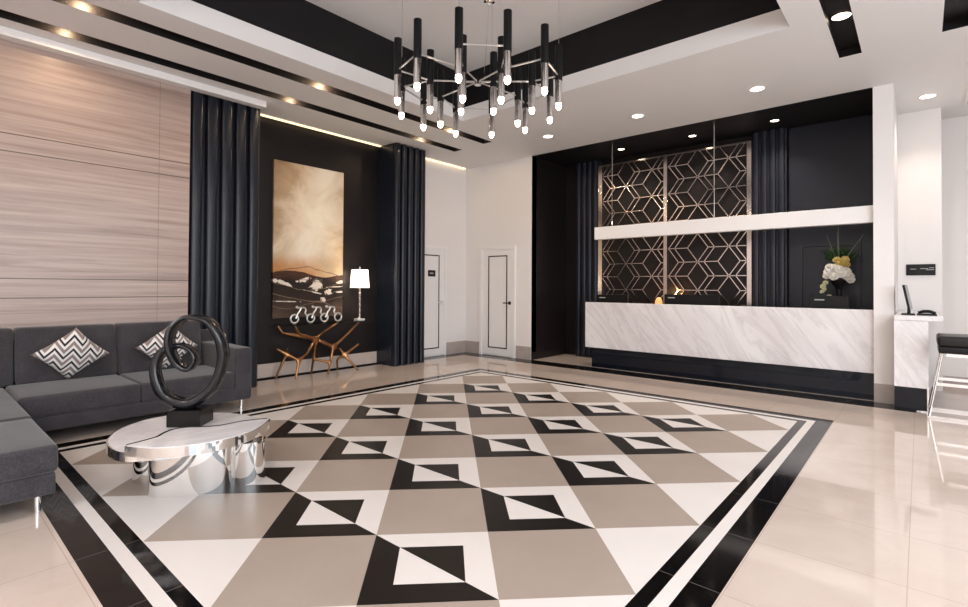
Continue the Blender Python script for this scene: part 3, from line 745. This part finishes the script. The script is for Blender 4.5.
obj('back_frame', rbox(-6.59, -6.51, -.55, 2.50, .235, .80, .02), m_fab, t, True)
obj('armrest', rbox(-6.5, -5.49, 2.33, 2.505, .12, .665, .03, 4), m_fab, t, True)
for x, y in ((-5.58, 2.43), (-6.4, 2.43), (-3.93, .54), (-3.93, -.45), (-5.5, -.45)): obj('foot', CY((x, y, 0), (x, y, .112), .018, n=14), m_chrome, t, True)

def pillow(y, z, label, tilt, size=.40):
    """square cushion standing on one corner; local x,z in its own plane"""
    bm = bmesh.new(); n = 18; V = {}
    for s in (1, -1):
        for i in range(n+1):
            for j in range(n+1):
                a, b = i/n*2-1, j/n*2-1
                if s < 0 and (i in (0, n) or j in (0, n)): V[(s, i, j)] = V[(1, i, j)]; continue
                pin = 1-.075*(1-abs(a)**2.5)*abs(b)**3-.0; pin2 = 1-.075*(1-abs(b)**2.5)*abs(a)**3
                th = .085*((1-a*a)*(1-b*b))**.42
                q = (a*size/2*pin2, b*size/2*pin)
                x, zz = (q[0]-q[1])*.7071*1.06, (q[0]+q[1])*.7071*.92
                V[(s, i, j)] = bm.verts.new((x, s*th, zz))
        for i in range(n):
            for j in range(n):
                bm.faces.new((V[(s, i, j)], V[(s, i+1, j)], V[(s, i+1, j+1)], V[(s, i, j+1)]))
    bmesh.ops.recalc_face_normals(bm, faces=bm.faces)
    me = bpy.data.meshes.new('throw_pillow')
    for f in bm.faces: f.smooth = True
    bm.to_mesh(me); bm.free(); me.materials.append(m_chev)
    o = link(bpy.data.objects.new('throw_pillow', me))
    o.matrix_world = Matrix.Translation((-6.11, y, z)) @ Matrix.Rotation(PI/2, 4, 'Z') @ Matrix.Rotation(math.radians(14), 4, 'X') @ Matrix.Rotation(tilt, 4, 'Y')
    tag(o, label, 'pillow', 'chevron pillows on the sofa'); return o
pillow(1.07, .675, 'black and white chevron pillow at the left of the sofa back, standing on its corner', math.radians(4))
pillow(1.88, .675, 'black and white chevron pillow partly hidden behind the black ring sculpture', math.radians(2))

# ------------------------------------------------------------------ coffee table and ring sculpture
TZ = .40
t = thing('coffee_table', 'low oval coffee table with white marble leaf tops on mirror chrome drum legs', 'coffee table', (-3.65, 1.25, 0))
front_edge = [(-3.507, .862), (-3.343, .955), (-3.255, 1.075), (-3.215, 1.19), (-3.212, 1.31), (-3.24, 1.43), (-3.325, 1.575), (-3.476, 1.717)]
s_edge = [(-3.535, 1.58), (-3.541, 1.485), (-3.545, 1.40), (-3.60, 1.31), (-3.655, 1.245), (-3.67, 1.168), (-3.625, 1.095), (-3.565, 1.04), (-3.535, .963)]
fe = [tuple(p[:2]) for p in catmull([(x, y, 0) for x, y in front_edge], 6, False)]; se = [tuple(p[:2]) for p in catmull([(front_edge[-1][0], front_edge[-1][1], 0)]+[(x, y, 0) for x, y in s_edge]+[(front_edge[0][0], front_edge[0][1], 0)], 6, False)]
front = fe[:-1]+se[:-1]
back_edge = [(-3.56, .94), (-3.60, .89), (-3.70, .858), (-3.88, .858), (-4.05, .907), (-4.22, 1.01), (-4.35, 1.18), (-4.375, 1.35), (-4.31, 1.507), (-4.20, 1.627), (-4.05, 1.727), (-3.88, 1.775), (-3.70, 1.775), (-3.52, 1.68)]
be = [tuple(p[:2]) for p in catmull([(x, y, 0) for x, y in back_edge], 6, False)]
back = be + [(-3.44, 1.52), (-3.42, 1.35), (-3.45, 1.15), (-3.50, 1.02)]
def top(pts, z0, z1, nm):
    c = Vector((sum(p[0] for p in pts)/len(pts), sum(p[1] for p in pts)/len(pts)))
    bm = bmesh.new(); prism(bm, pts, z0, z1-.004); r = obj(nm, bm, m_chrome, t)
    bm = bmesh.new(); prism(bm, [tuple(Vector(p)+(c-Vector(p)).normalized()*.011) for p in pts], z1-.004, z1); obj('marble_top', bm, m_tabletop, r); return r
fl_ = top(front, TZ-.062, TZ, 'front_leaf')
bm = bmesh.new(); tube(bm, [(x-.003, y, TZ-.001) for x, y in se[1:-1]], .0045, 6); obj('seam_shade', bm, m_matblack, fl_)  # dark line of shade where the leaves meet, built as a thin black tube
top(back, TZ-.125, TZ-.0635, 'rear_leaf')
def drum(cx, cy, a, b, th, z0=0, z1=TZ-.0625):
    n = 64; th = math.radians(th); bm = bmesh.new()
    prism(bm, [(cx+a*math.cos(2*PI*k/n)*math.cos(th)-b*math.sin(2*PI*k/n)*math.sin(th), cy+a*math.cos(2*PI*k/n)*math.sin(th)+b*math.sin(2*PI*k/n)*math.cos(th)) for k in range(n)], z0, z1)
    return bm
obj('drum_leg', drum(-3.605, 1.26, .245, .11, 62), m_chrome, t, True)
obj('drum_leg', drum(-3.52, 1.57, .125, .105, 60, z1=TZ-.126), m_chrome, t, True)
obj('drum_leg', drum(-3.99, 1.12, .10, .07, 40, z1=TZ-.126), m_chrome, t, True)

m_bronzeblk = plain_var('black_patinated_metal', (.006, .006, .008), (.010, .010, .013), .17, scale=4, spec=.5)
e = Vector((.72, .694, 0)).normalized(); dback = Vector((-e.y, e.x, 0))
PC = Vector((-3.985, 1.377, TZ-.063))                                # plinth centre
t = thing('ring_sculpture', 'black looping ring sculpture on a black block, standing on the oval coffee table', 'sculpture', PC)
bm = bmesh.new(); q = [PC+e*s1*.115+dback*s2*.10 for s1, s2 in ((-1, -1), (1, -1), (1, 1), (-1, 1))]
prism(bm, [(p.x, p.y) for p in q], PC.z, PC.z+.116)
bmesh.ops.recalc_face_normals(bm, faces=bm.faces); bmesh.ops.bevel(bm, geom=list(bm.edges), offset=.003, segments=1, affect='EDGES')
obj('plinth', bm, plain_var('black_stone_block', (.004, .004, .004), (.007, .006, .006), .2, spec=.3), t)
px = [(190, 314.6), (209, 319.5), (221.5, 338), (223, 360.7), (213.6, 384.3), (194.3, 399), (177.1, 398.5), (162.1, 388.6), (154.6, 369.3), (157, 353), (166.4, 344.8), (179.3, 343), (190.5, 347.5), (195.2, 357.5), (188.5, 366.0), (179, 360), (173.4, 346.5), (173, 331), (179, 319.5)]
dep = [0, -.01, -.02, -.03, -.02, 0, .01, .02, .02, .01, .0, -.005, -.01, -.01, .0, .02, .045, .045, .02]
WD = [.024, .032, .040, .042, .044, .048, .050, .046, .040, .034, .028, .024, .022, .022, .024, .026, .028, .027, .024]
k = .00725; kx = .0064
path = catmull([PC+e*((x-191)*kx)+Vector((0, 0, (404.5-y)*k+.116))+dback*(-d*1.3) for (x, y), d in zip(px, dep)], 8)
N = len(path); bm = bmesh.new(); rings = []
for i in range(N):
    d = (path[(i+1) % N]-path[i-1]).normalized(); nb = dback; a = d.cross(nb).normalized(); nb = a.cross(d)
    f = i/N*len(px); i0 = int(f) % len(px); fr = f-int(f); w = WD[i0]*(1-fr)+WD[(i0+1) % len(px)]*fr
    dp = .066-.020*math.sin(PI*i/N)
    rings.append([bm.verts.new(path[i]+a*math.copysign(abs(math.cos(2*PI*j/16))**.75, math.cos(2*PI*j/16))*w*.8+nb*math.copysign(abs(math.sin(2*PI*j/16))**.65, math.sin(2*PI*j/16))*dp) for j in range(16)])
for i in range(N):
    p, q = rings[i], rings[(i+1) % N]
    for j in range(16): bm.faces.new((p[j], p[(j+1) % 16], q[(j+1) % 16], q[j]))
obj('ring', bm, m_bronzeblk, t, True)
